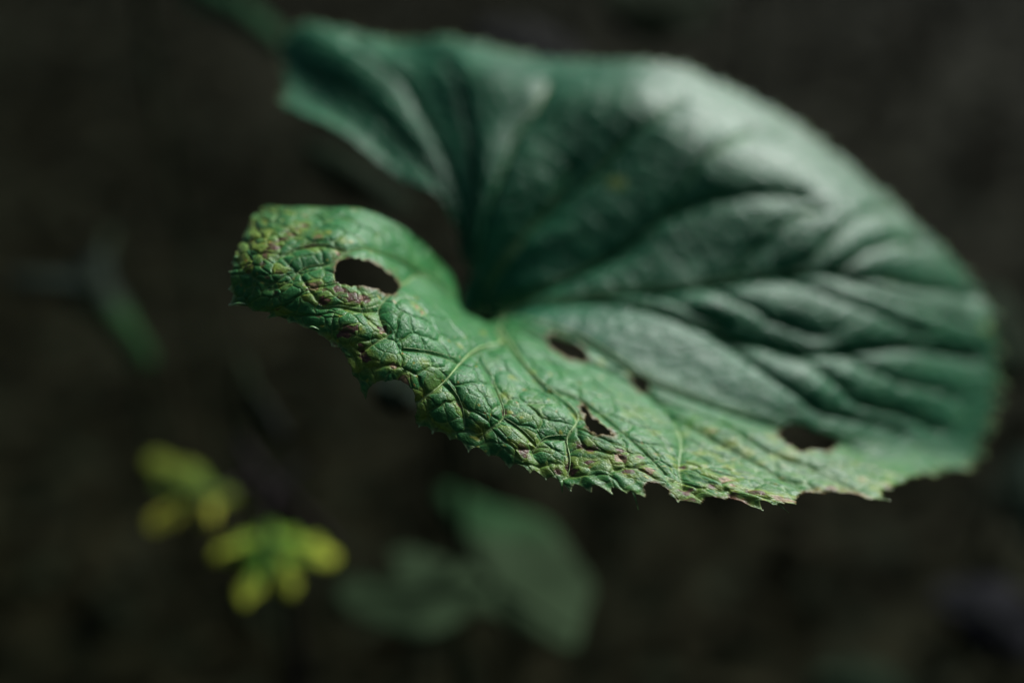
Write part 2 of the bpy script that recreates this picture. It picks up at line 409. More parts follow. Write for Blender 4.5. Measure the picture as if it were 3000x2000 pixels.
# veins, traced: (order, t range, photo polyline, start width mm, end width mm)
VEINS = [
 (1,(5,9),[(1408,880),(1440,820),(1500,740),(1570,640),(1640,555),(1690,470)],.9,.25),
 (1,(8,11),[(1420,885),(1560,850),(1750,772),(1850,715),(1960,632),(2090,585),(2230,560),(2380,575)],1.1,.3),
 (2,(6,10),[(1960,632),(2021,530),(2085,450),(2236,398),(2330,420)],.5,.15),
 (1,(9.5,13),[(1425,893),(1600,876),(1800,850),(2000,836),(2129,820),(2300,800),(2450,800),(2664,829),(2790,852),(2850,880)],1.2,.3),
 (2,(8,12),[(2129,820),(2230,720),(2330,640),(2420,600)],.4,.15),
 (2,(8,12),[(2300,800),(2397,743),(2470,670),(2560,625),(2620,630)],.5,.15),
 (2,(8,12),[(2450,800),(2530,745),(2611,716),(2700,715)],.4,.15),
 (2,(10.5,14),[(1900,842),(2010,890),(2140,960)],.4,.12),
 (2,(10.5,14),[(2080,826),(2200,900),(2330,965),(2440,985)],.4,.12),
 (2,(10.5,14),[(2300,803),(2450,870),(2600,930),(2720,985)],.4,.12),
 (2,(10.5,14),[(2480,806),(2600,860),(2750,915),(2850,950)],.4,.12),
 (1,(11.5,15.5),[(1435,900),(1560,880),(1756,874),(1931,909),(2107,979),(2247,1014),(2422,1035),(2633,1022),(2760,1040),(2865,1060)],1.0,.25),
 (2,(12.5,16),[(2107,979),(2240,1090),(2350,1170),(2430,1215),(2550,1245),(2650,1275)],.5,.15),
 (2,(12.5,15.6),[(2300,1022),(2373,1056),(2457,1133),(2530,1195),(2640,1225),(2760,1262)],.45,.15),
 (2,(12.5,15.6),[(2480,1032),(2560,1085),(2680,1130),(2800,1170)],.4,.12),
 (1,(13.6,16.9),[(1450,915),(1600,950),(1735,1003),(1870,1090),(2000,1150),(2180,1215),(2330,1255),(2480,1300),(2600,1350)],.9,.2),
 (1,(15.5,19),[(1455,925),(1560,975),(1720,1045),(1882,1119),(1965,1200),(2000,1273),(1994,1357),(2010,1440)],.8,.2),
 (2,(15.6,18.4),[(1965,1200),(2100,1290),(2240,1370),(2350,1440)],.35,.12),
 (2,(15.6,18.4),[(1882,1119),(2080,1215),(2250,1320),(2420,1390),(2520,1440)],.35,.12),
 (1,(18,22),[(1458,950),(1520,1040),(1600,1130),(1695,1230),(1662,1275),(1671,1344),(1660,1400)],.7,.2),
 (2,(18,21),[(1600,1130),(1690,1160),(1800,1240),(1900,1330),(1960,1390)],.35,.12),
 (2,(19,23.5),[(1662,1275),(1590,1285),(1560,1330)],.25,.1),
 (1,(20.5,26),[(1450,960),(1470,1000),(1425,1012),(1356,1054),(1305,1114),(1266,1147),(1210,1190)],.7,.2),
 (2,(21,25),[(1305,1114),(1335,1150),(1356,1195),(1362,1245)],.3,.12),
 (2,(20,24.5),[(1405,1030),(1446,1114),(1467,1168),(1476,1222),(1452,1243),(1400,1290)],.3,.1),
 (2,(20,23.5),[(1476,1222),(1532,1260),(1580,1310)],.28,.1),
 (1,(25,32),[(1322,870),(1250,800),(1180,830),(1131,868),(1113,895),(1122,934),(1140,970),(1179,1018),(1150,1050),(1090,1075)],.5,.15),
 (2,(23,27.5),[(1179,1018),(1260,1028),(1356,1054)],.25,.12),
 (2,(26,30),[(1113,895),(1050,905),(1000,895),(930,905)],.25,.1),
 (2,(26,31),[(1250,800),(1130,740),(1020,735),(980,765),(890,785),(840,830),(780,850)],.4,.12),
 (2,(27,31),[(1020,735),(940,715),(860,730),(800,765)],.25,.1),
 (1,(0,2.2),[(1370,820),(1335,640),(1240,480),(1130,360),(1010,270),(900,215)],.8,.2),
 (1,(1,4),[(1378,820),(1350,600),(1270,400),(1190,260),(1110,180),(1020,120)],.9,.2),
 (1,(2.5,6),[(1388,820),(1385,560),(1370,380),(1335,230),(1290,160)],.9,.2),
 (1,(4,7),[(1396,840),(1430,620),(1500,430),(1570,300),(1620,230)],.9,.2),
 (1,(6,9),[(1405,860),(1500,720),(1640,600),(1800,450),(1920,340),(2010,290)],.7,.2),
]
flatveins = []
for (o, (ta, tb), pl, w0, w1) in VEINS:
    sp = smooth_line(pl, 8*len(pl))
    idx = locate(sp, ta, tb)
    fl = np.array([(FX[i, j], FY[i, j]) for i, j in idx])
    k = np.ones(5)/5
    if len(fl) > 8:
        pad = np.vstack([fl[:1]]*2+[fl]+[fl[-1:]]*2)
        fl = np.stack([np.convolve(pad[:, q], k, 'valid') for q in (0, 1)], 1)
    flatveins.append(fl)
x1 = FX.ravel(); y1 = FY.ravel()
def multi_dist(order):
    d = np.full(x1.shape, 1e9)
    for v, fl in zip(VEINS, flatveins):
        if v[0] != order: continue
        fl = fl[::2] if len(fl) > 20 else fl
        lo_ = fl.min(0)-12; hi_ = fl.max(0)+12
        m = (x1 > lo_[0]) & (x1 < hi_[0]) & (y1 > lo_[1]) & (y1 < hi_[1])
        d[m] = np.minimum(d[m], seg_dist(x1[m], y1[m], fl))
    return d.reshape(FX.shape)
D1 = multi_dist(1); D2 = multi_dist(2)

# warped coordinates for the net of small veins
wx = FX+1.6*(fbm(FX/5, FY/5, 3)-.5)*2; wy = FY+1.6*(fbm(FX/5+9, FY/5+4, 8)-.5)*2
E3, ID3, cx3, cy3 = voronoi(wx/6.6, wy/6.6, 21); E3 *= 6.6
wx2 = wx+.5*(vnoise(FX/1.3, FY/1.3, 31)-.5); wy2 = wy+.5*(vnoise(FX/1.3+5, FY/1.3, 32)-.5)
E4, ID4, cx4, cy4 = voronoi(wx2/2.8, wy2/2.8, 22); E4 *= 2.8
E5, ID5, cx5, cy5 = voronoi(wx2/1.05, wy2/1.05, 23); E5 *= 1.05

T2 = np.broadcast_to(tcol[None], FX.shape); R2 = np.broadcast_to(rrow[:, None], FX.shape)
frontness = np.clip((T2-14.5)/2.5, 0, 1)
marg = np.clip((R2-0.45)/0.5, 0, 1)
leftness = np.clip((T2-25)/2.5, 0, 1)
amp = (0.55+0.45*marg)
puff = lambda d, w: 1-np.exp(-np.maximum(d, 0)/w)
broad = np.minimum(D1, D2*1.3)
backq = np.clip((T2-6.5)/3, .45, 1)
H = (2.2*backq*(1-frontness)+1.3*frontness)*puff(D1, 4.5)+(1.15*backq*(1-frontness)+.75*frontness)*puff(D2, 2.2)
H += (1.0*puff(D1, .9)+.5*puff(D2, .7)-1.25)*(1-frontness)
H += 0.46*(.72+.28*marg)*(.6+.4*frontness)*puff(E3, .45)*puff(np.minimum(D1, D2), .5)
H += (0.05+0.11*marg+.12*leftness*marg)*puff(E4, .25)
H += (.01+.02*marg)*puff(E5, .10)
H += (.5+.3*frontness)*(fbm(FX/11, FY/11, 41)-.5)+(1-frontness)*.14*puff(E3, 1.2)
H += .16*(fbm(FX/3.2, FY/3.2, 45)-.5)*marg
# crinkled margin
H += frontness*np.clip((R2-.86)/.14, 0, 1)*1.1*(vnoise(marg_len[None]/2.6+0*R2, R2*3, 51)-.5)
H *= np.clip(R2/.2, 0, 1)
H0 = ((2.2*backq*(1-frontness)+1.3*frontness)*.72+(1.15*backq*(1-frontness)+.75*frontness)*.8+.45)*np.clip(R2/.2, 0, 1)+4.5*np.exp(-(rad/11.0)**2)
final = surf+nrm*(H-H0)[..., None]/1000.0

PX, PY, PD = project(final)
# ---- holes and bites (photo outlines on this surface), with the rays they belong to
HOLES = [
 ((25,32),[(982,790),(987,769),(1002,758),(1029,756),(1062,760),(1092,772),(1122,790),(1149,808),(1164,823),(1168,835),(1164,850),(1152,860),(1137,862),(1122,856),(1110,848),(1086,841),(1062,836),(1035,836),(1008,833),(990,827),(983,814)]),
 ((15.3,22),[(1604,986),(1637,982),(1684,1002),(1716,1028),(1722,1050),(1690,1056),(1646,1036),(1612,1012)]),
 ((17,22.5),[(1701,1191),(1710,1189),(1723,1198),(1726,1212),(1737,1224),(1755,1236),(1773,1251),(1797,1272),(1800,1274),(1785,1272),(1770,1269),(1752,1272),(1737,1263),(1722,1248),(1715,1233),(1717,1218),(1707,1207)]),
 ((14,21),[(2284,1261),(2296,1254),(2318,1248),(2347,1254),(2369,1264),(2390,1269),(2409,1275),(2431,1279),(2447,1290),(2445,1304),(2431,1317),(2413,1319),(2384,1312),(2354,1317),(2333,1312),(2304,1294),(2285,1275)]),
 ((15,21),[(1855,1107),(1875,1104),(1893,1116),(1899,1134),(1881,1149),(1869,1137),(1857,1122)]),
]
BITES = [
 ((22,27),[(1123,1117),(1149,1114),(1179,1115),(1194,1126),(1206,1138),(1213,1150),(1215,1168),(1218,1186),(1216,1225),(1218,1262),(1180,1330),(1080,1210),(1088,1130)]),
 ((16,21),[(1893,1418),(1905,1414),(1920,1413),(1935,1422),(1953,1431),(1957,1446),(1980,1464),(1992,1479),(1950,1530),(1899,1530),(1893,1450)]),
 ((15.5,19),[(2343,1452),(2376,1441),(2416,1444),(2449,1442),(2464,1446),(2493,1444),(2518,1450),(2536,1460),(2551,1475),(2563,1490),(2536,1530),(2347,1530)]),
 ((16,20),[(2066,1461),(2090,1456),(2120,1462),(2150,1461),(2180,1470),(2192,1480),(2190,1530),(2060,1530)]),
]
keepv = np.ones(FX.shape, bool); HD = np.full(FX.shape, 50.0); BD = np.full(FX.shape, 50.0)
for kind_, lst in (('h', HOLES), ('b', BITES)):
    for (ta, tb), poly in lst:
        poly = smooth_line(poly, 4*len(poly), closed=True)
        wob = 1+0*poly[:, 0]
        cols = np.where((tcol >= ta) & (tcol <= tb))[0]; sl = slice(cols[0], cols[-1]+1)
        X = PX[:, sl]; Y = PY[:, sl]
        m = (X > poly[:, 0].min()-40) & (X < poly[:, 0].max()+40) & (Y > poly[:, 1].min()-40) & (Y < poly[:, 1].max()+40)
        xs = X[m]+3.5*(vnoise(X[m]/10, Y[m]/10, 61)-.5)*2+1.6*(vnoise(X[m]/3.5, Y[m]/3.5, 63)-.5)*2; ys = Y[m]+3.5*(vnoise(X[m]/10+7, Y[m]/10, 62)-.5)*2+1.6*(vnoise(X[m]/3.5, Y[m]/3.5+9, 64)-.5)*2
        ins = in_poly(xs, ys, poly); d = seg_dist(xs, ys, poly, True)
        kv = keepv[:, sl]; q = kv[m]; q[ins] = False; kv[m] = q; keepv[:, sl] = kv
        T = HD if kind_ == 'h' else BD
        tv = T[:, sl]; q = tv[m]; q = np.minimum(q, d/15.0); tv[m] = q; T[:, sl] = tv

# ---- colour of the blade
def mix(a, b, f): return a*(1-f[..., None])+np.array(b)*f[..., None]
g1 = fbm(FX/7, FY/7, 71); g2 = fbm(FX/2.0, FY/2.0, 74); g3 = vnoise(FX/.5, FY/.5, 77)
col = np.zeros(FX.shape+(3,)); col[:] = (0.021, 0.118, 0.046)
col = mix(col, (0.028, 0.142, 0.050), np.clip((g1-.35)*2.2, 0, 1))
col = mix(col, (0.016, 0.098, 0.054), (1-frontness)*.75)
col = mix(col, (0.033, 0.150, 0.042), frontness*.7)
col = mix(col, (0.052, 0.160, 0.036), frontness*marg*np.clip(g2*1.4-.1, 0, 1)*.7)
col *= (0.82+0.36*g1[..., None])*(0.85+0.3*ID4[..., None]*.6+0.25*(g3[..., None]-.5))
midf = frontness*np.clip(1-np.abs(R2-.5)/.35, 0, 1)
col = mix(col, (0.030, 0.165, 0.050), midf*.6)
fine_near = frontness*marg
dam = frontness*np.clip((R2-.55)/.4, 0, 1)+leftness*np.clip((R2-.4)/.4, 0, 1)*.7+.12*frontness
# lime patches
lime = np.clip((g2*0.6+g1*0.3+.30*dam*(0.3+.7*ID4)-.70)*4, 0, 1)*np.clip(dam*1.2, 0, 1)
col = mix(col, (0.10, 0.19, 0.035), lime*.55)
# pale net of veins
vp = np.exp(-(D1/.22)**2)*.75; col = mix(col, (0.20, 0.30, 0.12), vp)
vp = np.exp(-(D2/.16)**2)*.6; col = mix(col, (0.20, 0.30, 0.11), vp)
vp = np.exp(-(E3/.13)**2)*.42*(.3+.7*marg)*(.4+.6*frontness); col = mix(col, (0.20, 0.28, 0.09), vp)
vp = np.exp(-(E4/.09)**2)*(.10+.38*np.clip(dam, 0, 1)); col = mix(col, (0.19, 0.25, 0.07), vp)
# dead spots fill the meshes between the veins; traced ones first: (x, y, radius mm, kind)
SPOTS = [(1715,1306,1.7,1),(1728,1318,1.5,1),(1818,1322,1.5,1),(1812,1345,1.9,2),(1830,1335,1.5,1),(1733,1353,1.2,1),(1678,1377,1.3,1),(1640,1375,1.2,1),(1841,1377,1.4,1),(1897,1375,1.6,2),(1868,1340,1.2,1),
 (1988,1372,1.0,1),(2082,1423,1.3,1),(2132,1408,1.6,2),(2150,1425,1.2,2),(2012,1440,1.8,1),(2025,1462,1.6,1),(2207,1440,1.6,1),(2295,1462,2.3,2),(2275,1465,1.4,2),(2400,1440,1.6,1),(2370,1448,1.5,1),(2440,1428,1.8,1),(2470,1430,1.6,1),(2525,1398,1.2,2),(2530,1445,1.5,1),(2610,1432,1.5,1),(2390,1216,2.0,4),(2360,1205,1.8,2),
 (2090,1460,1.6,1),(2140,1462,1.5,1),(2180,1472,1.4,1),(1483,1207,.7,1),(1525,1318,1.5,1),(1535,1325,1.2,1),(1520,1310,1.6,4),(1340,1185,.8,2),(1352,1048,.01,1),
 (920,838,1.6,2),(900,832,1.0,1),(1000,850,1.7,1),(1045,868,2.0,1),(1070,880,1.6,1),(1020,875,1.3,1),(945,875,1.3,1),(1060,868,1.2,2),(1108,962,1.3,1),(1115,972,1.0,2),(1018,968,1.6,1),(1012,985,1.5,1),(1055,1010,1.0,1),(1068,1045,1.6,1),(1060,1035,1.5,1),(1152,1070,1.4,2),(1188,1108,1.2,2),(1190,1060,.01,1),
 (870,672,1.8,1),(850,685,1.8,1),(895,660,1.4,1),(830,700,1.4,1),(905,725,1.5,1),(990,740,1.2,2),(935,690,1.2,2),(800,720,1.6,1),(780,745,1.3,1),(1050,965,.9,1),(1220,900,1.0,2),(1240,915,1.0,2),
 (1243,1060,1.2,3),(1350,1012,1.4,3),(1478,1160,1.4,3),(1485,1165,.8,2),(1240,1150,1.6,3),(1245,1210,1.8,3),(1405,1260,1.6,3),(1415,975,1.5,3),(1410,960,.8,3),(1468,1005,2.0,3),(1500,1105,1.2,3),(1560,1090,1.2,3),(1925,1265,1.2,3),(2140,1300,1.6,3),(2195,1325,1.6,3),(2245,1225,.01,3),(2080,1260,1.2,2),(2085,1262,2.0,3),(2110,1345,1.4,3),(2375,1210,2.2,3),(2160,1385,1.3,3),
 (1095,1065,1.6,3),(1105,1120,1.6,3),(1000,700,1.5,3),(960,680,1.3,3),(960,1000,1.5,3),(1060,800,.01,3),(1520,1320,1.9,3),(1690,1225,1.6,3),(1740,1265,1.4,3),(1800,1355,2.0,3),(1830,1372,1.4,3),(2100,1430,1.4,3),(2150,1440,1.5,3),(2130,1400,2.2,3),(2050,1330,1.2,3),(1970,1340,1.2,3),(2680,1290,1.8,3),(2760,1320,1.8,3),(1810,545,2.6,3),(2600,830,1.6,3),(2890,960,2.6,3),(1850,1090,1.6,3),(1760,1060,1.2,3),(2260,1275,1.2,3)]
spot_noise = (g3-.5)*.5+(g2-.5)*1.6
kind_w = {1: np.zeros(FX.shape), 2: np.zeros(FX.shape), 3: np.zeros(FX.shape)}
cxm = cx5*1.05; cym = cy5*1.05
for (sx, sy, r, kd) in SPOTS:
    if r < .1: continue
    (i, j), = locate([(sx, sy)], 15.2 if sy > 1000 or sx < 1500 and sy > 560 else 0, 32)
    if sx > 1600 and sy < 1000: (i, j), = locate([(sx, sy)], 0, 15)
    fx0, fy0 = FX[i, j], FY[i, j]; wx0, wy0 = wx2[i, j], wy2[i, j]
    m = (np.abs(FX-fx0) < 3*r+3) & (np.abs(FY-fy0) < 3*r+3)
    dp = np.hypot(FX[m]-fx0, FY[m]-fy0)
    dc = np.hypot(cxm[m]-wx0, cym[m]-wy0)
    if kd == 3: w = np.clip(1.25-dp/r+spot_noise[m]*.8, 0, 1)
    else: w = np.clip((1.0-1.5*dc/r+.35*(ID4[m]-.5))*12, 0, 1)*(.75+.5*g3[m])
    K = kind_w[3 if kd >= 3 else kd]; K[m] = np.maximum(K[m], w)
    if kd < 3: kind_w[3][m] = np.maximum(kind_w[3][m], np.clip(1.7-dp/r*.95+spot_noise[m], 0, 1)*.75)
# random dead meshes in the damaged belt
r1 = np.clip((dam*.55+g1*.7-.86)*6, 0, 1)
kind_w[1] = np.maximum(kind_w[1], (ID5 > .94)*(ID3 > .5)*r1*.7*np.clip(dam, 0, 1))
kind_w[3] = np.maximum(kind_w[3], np.clip((ID4 > .80)*np.clip(dam, 0, 1)*(g2+.2)*.95, 0, 1)*(ID3 > .2))
halo = np.clip(kind_w[1]*0, 0, 1)
col = mix(col, (0.24, 0.27, 0.030), kind_w[3]*.5)
bro = np.clip(kind_w[1], 0, 1); col = mix(col, (0.080, 0.043, 0.030), bro*(.72+.28*(g3 > .35)))
pin = np.clip(kind_w[2], 0, 1); col = mix(col, (0.23, 0.125, 0.085), pin*.8)
brn = bro+pin
col = np.where((brn > .3)[..., None], col*(.6+.8*g3[..., None]), col)
# many small yellow and rust specks over the front half
E6, ID6, c6x, c6y = voronoi(wx2/1.7, wy2/1.7, 27)
d6 = np.hypot(wx2/1.7-c6x, wy2/1.7-c6y)*1.7
sp6 = np.clip((.42*(.5+g2)-d6)*5, 0, 1)*(ID6 > (.95-.10*np.clip(dam, 0, 1)))*frontness*np.clip(R2*3-.4, 0, 1)
col = mix(col, (0.27, 0.26, 0.04), sp6*.7)
sp7 = np.clip((.30*(.5+g2)-d6)*7, 0, 1)*(ID6 > .965)*frontness*np.clip(R2*3-.6, 0, 1)
col = mix(col, (0.20, 0.075, 0.035), sp7*.8)
# brown dead rim along the bites, pale rim round the holes and along the margin
rim = np.exp(-(BD/.55)**2)*frontness*np.clip((T2-15.5), 0, 1)*(.3+.7*(T2 < 21)); col = mix(col, (0.13, 0.055, 0.042), rim*.9*np.clip(g2*1.8, 0, 1))
rim = np.exp(-(HD/.24)**2); col = mix(col, (0.22, 0.25, 0.08), rim*.8)
rim = np.exp(-(HD/(.15+.8*g2))**2)*(g2 > .42); col = mix(col, (0.12, 0.065, 0.035), rim*.8)
mdist = (rad[-1][None]-rad)
rim = np.exp(-(mdist/.3)**2)*.6; col = mix(col, (0.16, 0.19, 0.07), rim)
tipm = np.clip((mfun-1)*rad_len/1.0-.5, 0, 1)[None]*np.exp(-(mdist/.5)**2); col = mix(col, (0.40, 0.48, 0.22), tipm*.8)
# dead tissue shrinks a little
final = final-nrm*(brn*.06)[..., None]/1000.0

# ---- build the blade
LEAF = empty('butterbur_leaf', unproject(*BASE))
tag(LEAF, 'large round crinkled green leaf with brown spots, eaten holes and toothed margin', 'leaf')
kf = (keepv[:-1, :-1] & keepv[1:, :-1] & keepv[1:, 1:] & keepv[:-1, 1:]).ravel()
F = grid_faces(NROW, NC, kf)
used = np.zeros(NROW*NC, bool); used[F.ravel()] = True
remap = np.cumsum(used)-1
V = final.reshape(-1, 3)[used]; F = remap[F]
if nrm.reshape(-1, 3)[0] @ np.array([0, 0, 1.0]) < 2:      # wind the faces so that they look up
    a = V[F[:, 0]]; b = V[F[:, 1]]; c = V[F[:, 2]]
    if np.cross(b-a, c-a)[:, 2].mean() < 0: F = F[:, ::-1]
blade = mesh_obj('blade', V, F, M_LEAF, LEAF, True, col.reshape(-1, 3)[used], np.stack([FX, FY], -1).reshape(-1, 2)[used])
md = blade.modifiers.new('thickness', 'SOLIDIFY'); md.thickness = 0.00016; md.offset = -1; md.use_rim = True; md.use_rim_only = True

# ---- veins as thin raised cords lying in the grooves
for (o, (ta, tb), pl, w0, w1), fl in zip(VEINS, flatveins):
    sp = smooth_line(pl, 14*len(pl)); idx = locate(sp, ta, tb, 1)
    pts = np.array([final[i, j] for i, j in idx]); ok = np.array([keepv[i, j] for i, j in idx])
    nn = np.array([nrm[i, j] for i, j in idx])
    if ok.sum() < 6: continue
    last = len(ok) if ok.all() else int(np.argmin(ok))
    if last < 6: continue
    pts = pts[:last]; nn = nn[:last]
    kk = np.ones(7)/7; pad = np.vstack([pts[:1]]*3+[pts]+[pts[-1:]]*3)
    pts = np.stack([np.convolve(pad[:, q], kk, 'valid') for q in range(3)], 1)
    d = np.concatenate([[1], np.linalg.norm(np.diff(pts, axis=0), axis=1)]); sel = d > 1e-5
    pts = pts[sel]; nn = nn[sel]
    if len(pts) < 5: continue
    r = np.linspace(max(w0*.8, .3), max(w1, .16), len(pts))*(0.00034 if o == 1 else 0.00024)
    tv, tf = tube(pts+nn*r[:, None]*.35, r, 8)
    mesh_obj('vein', tv, tf, M_VEIN if (ta+tb)/2 > 15 else M_VEINB, LEAF)

# ---- pale gland at the end of some teeth
for k in tips[::1]:
    if not keepv[-1, k]: continue
    p = final[-1, k]; g = slope[-1, k]; g = g/np.linalg.norm(g)
    if random.random() < .35: continue
    s = random.uniform(.10, .17)/1000
    tv, tf = tube([p-g*s*2.5, p-g*s, p+g*s*.4, p+g*s*1.3, p+g*s*1.7], [s*.5, s*.9, s*1.1, s*.8, s*.2], 8)
    mesh_obj('tooth_tip', tv, tf, M_TIP, LEAF)

# ---- the longest teeth of the margin, drawn out to curled points
M_TOOTH = flat_mat('pale_green_tooth', (0.07, 0.17, 0.05), .45, .3, 900)
for (ax, ay, bx, by, w) in ((708,870,676,898,.75),(930,952,902,962,.7),(705,760,686,772,.5),(2535,1452,2560,1494,.6),(2288,1466,2312,1503,.6),(1862,1462,1870,1494,.45),(1654,1412,1648,1444,.45)):
    dj = (PX[-1]-ax)**2+(PY[-1]-ay)**2; dj[tcol < 15.8] = 1e12; j = int(np.argmin(dj)); i = NROW-7
    if not keepv[i, j]: continue
    p0 = final[i, j]; dd_ = float((p0-CAM) @ FWD); p1 = unproject(bx, by, (dd_-FOCUS)*1000-.4)
    d01 = p1-p0; sag = np.array([0, 0, .0006])
    ln = np.array([p0-nrm[i, j]*.0003, p0+d01*.3+sag*.6, p0+d01*.6+sag*.8, p0+d01*.85+sag*.4, p1])
    ln = smooth_line(ln, 16); tv, tf = tube(ln, np.concatenate([np.linspace(w, w*.45, 11), np.linspace(w*.4, .05, 5)])*.001, 10, .28)
    mesh_obj('tooth', tv, tf, M_TOOTH, LEAF)

# ---- stalk of the big leaf, down to the soil
b0 = unproject(*BASE)
st = np.array([b0+np.array([0, 0.0, -0.0005]), b0+np.array([.002, .016, -.012]), b0+np.array([.006, .075, -.045]), b0+np.array([.012, .20, -.125]), np.array([b0[0]+.02, b0[1]+.36, -.01])])
st = smooth_line(st, 40); tv, tf = tube(st, np.linspace(.0016, .0038, 40), 12)
mesh_obj('stalk', tv, tf, M_STALK, LEAF)

# ------------------------------------------------------------------ blurred leaves behind
def soft_leaf(name, label, outline, dz, slope_xy=(0, 1.3), base=None, stalk_to=None, col=(.03, .09, .04), col2=None, bend=0.0, group=None, mat=None,
              veins=None, cat='leaf', stalk_mat=None, dome=4.0, colf=None):
    """outline in photo positions; dz mm beyond focus at its centre; slope = depth gained per unit up / right"""
    ol = smooth_line(outline, 140, closed=True); c = ol.mean(0) if base is None else np.array(base, float)
    K = 26; rings = np.linspace(0, 1, K)[1:]
    pts = [c[None]]+[c+(ol-c)*r for r in rings]
    P = np.vstack(pts); rr_ = np.concatenate([[0]]+[[r]*len(ol) for r in rings])
    s = (FOCUS+dz/1000)*.72/3000*1000
    up = -(P[:, 1]-c[1])*s; rt = (P[:, 0]-c[0])*s
    ang = np.arctan2(P[:, 1]-c[1], P[:, 0]-c[0])
    D = dz+up*slope_xy[1]+rt*slope_xy[0]+dome*rr_**2+bend*rt*rt*.02+1.2*np.sin(5*ang+1)*rr_+2.0*(fbm(P[:, 0]/90, P[:, 1]/90, 91)-.5)
    V = unproject(P[:, 0], P[:, 1], D)
    n = len(ol); F = []
    for k in range(0, n, 2): F.append([0, 1+k, 1+(k+1) % n, 1+(k+2) % n])
    i = 1+np.arange((K-1)*n).reshape(K-1, n); j = np.roll(i, -1, 1)
    F = np.vstack([np.array(F), np.stack([i[:-1], i[1:], j[1:], j[:-1]], -1).reshape(-1, 4)])
    a = V[F[:, 0]]; b = V[F[:, 1]]; cc = V[F[:, 2]]
    if np.cross(b-a, cc-a)[:, 2].mean() < 0: F = F[:, ::-1]
    colr = np.zeros((len(V), 3)); colr[:] = col
    if col2 is not None:
        f = np.clip((rr_-.35)/.6, 0, 1) if colf is None else colf(P, rr_)
        colr = colr*(1-f[:, None])+np.array(col2)*f[:, None]
    colr *= (.8+.4*fbm(P[:, 0]/35, P[:, 1]/35, 95))[:, None]
    root = empty(name, V[0]); tag(root, label, cat, group)
    bl = mesh_obj('blade', V, F, mat or M_DIM, root, True, colr)
    md = bl.modifiers.new('thickness', 'SOLIDIFY'); md.thickness = .0004; md.offset = -1
    def at(p, lift=0.0):
        u = -(p[1]-c[1])*s; r = (p[0]-c[0])*s
        q = np.argmin((P[:, 0]-p[0])**2+(P[:, 1]-p[1])**2)
        return V[q]+np.array([0, 0, lift])
    for vn in (veins or []):
        line = smooth_line(vn, 30); pt = np.array([at(p, .0004) for p in line])
        pad = np.vstack([pt[:1]]*3+[pt]+[pt[-1:]]*3)
        pt = np.stack([np.convolve(pad[:, q], np.ones(7)/7, 'valid') for q in range(3)], 1)
        d_ = np.concatenate([[1], np.linalg.norm(np.diff(pt, axis=0), axis=1)]); pt = pt[d_ > 1e-5]
        if len(pt) < 4: continue
        tv, tf = tube(pt, np.linspace(.0008, .0003, len(pt)), 8); mesh_obj('vein', tv, tf, stalk_mat or M_STALKB, root)
    if stalk_to is not None:
        p0 = at(stalk_to[0]); p1 = np.array(unproject(*stalk_to[1])); p2 = p1.copy(); p2[2] = -.005; p2[1] += .03
        ln = smooth_line([p0, p0*.5+p1*.5+np.array([0, 0, .004]), p1, p1*.5+p2*.5, p2], 40)
        tv, tf = tube(ln, np.linspace(.0009, .0022, 40), 8); mesh_obj('stalk', tv, tf, stalk_mat or M_STALKB, root)
    return root

YG = 'lobed yellow-green leaves low behind the big leaf'
soft_leaf('lobed_leaf', 'small yellow-green lobed leaf, the lower of the yellowish pair, left of the dull green leaf',
 [(787,1520),(822,1556),(860,1550),(888,1580),(935,1572),(950,1600),(988,1625),(975,1650),(935,1655),(905,1648),(880,1660),(846,1662),(842,1680),(872,1700),(868,1722),(850,1748),(832,1735),(812,1690),(795,1640),(778,1650),(762,1695),(766,1735),(738,1750),(718,1775),(698,1748),(705,1712),(738,1690),(742,1664),(712,1655),(690,1655),(655,1640),(622,1640),(632,1608),(672,1596),(705,1568),(745,1560)],
 175, (0.1, 1.0), base=(785,1610), col=(.055,.150,.020), col2=(.31,.35,.040), group=YG, stalk_to=((785,1535),(800,1440,200)),
 veins=[[(787,1535),(785,1610),(735,1745)],[(786,1600),(840,1720)],[(786,1590),(950,1625)],[(786,1590),(645,1625)]], stalk_mat=M_PURPLE,
 colf=lambda P, r: np.clip((r-.45)/.4, 0, 1)*np.clip((P[:, 1]-1550)/60, .1, 1))
soft_leaf('lobed_leaf', 'small yellow-green lobed leaf with brownish upper lobe, the upper of the yellowish pair',
 [(448,1328),(505,1345),(570,1362),(605,1392),(625,1422),(672,1432),(692,1458),(650,1478),(632,1505),(628,1538),(598,1546),(580,1512),(560,1488),(535,1500),(520,1530),(480,1540),(448,1556),(432,1530),(452,1502),(500,1492),(530,1465),(490,1440),(450,1418),(455,1390),(425,1362)],
 190, (0.1, 1.0), base=(560,1440), col=(.060,.100,.016), col2=(.30,.30,.040), group=YG, stalk_to=((640,1450),(780,1430,235)),
 veins=[[(650,1455),(560,1440),(470,1370)],[(600,1450),(460,1525)],[(610,1455),(600,1525)]], stalk_mat=M_PURPLE,
 colf=lambda P, r: np.clip((P[:, 1]-1440)/60, 0, 1)*np.clip((r-.2)/.4, 0, 1)+.25*np.clip((1400-P[:, 1])/40, 0, 1))
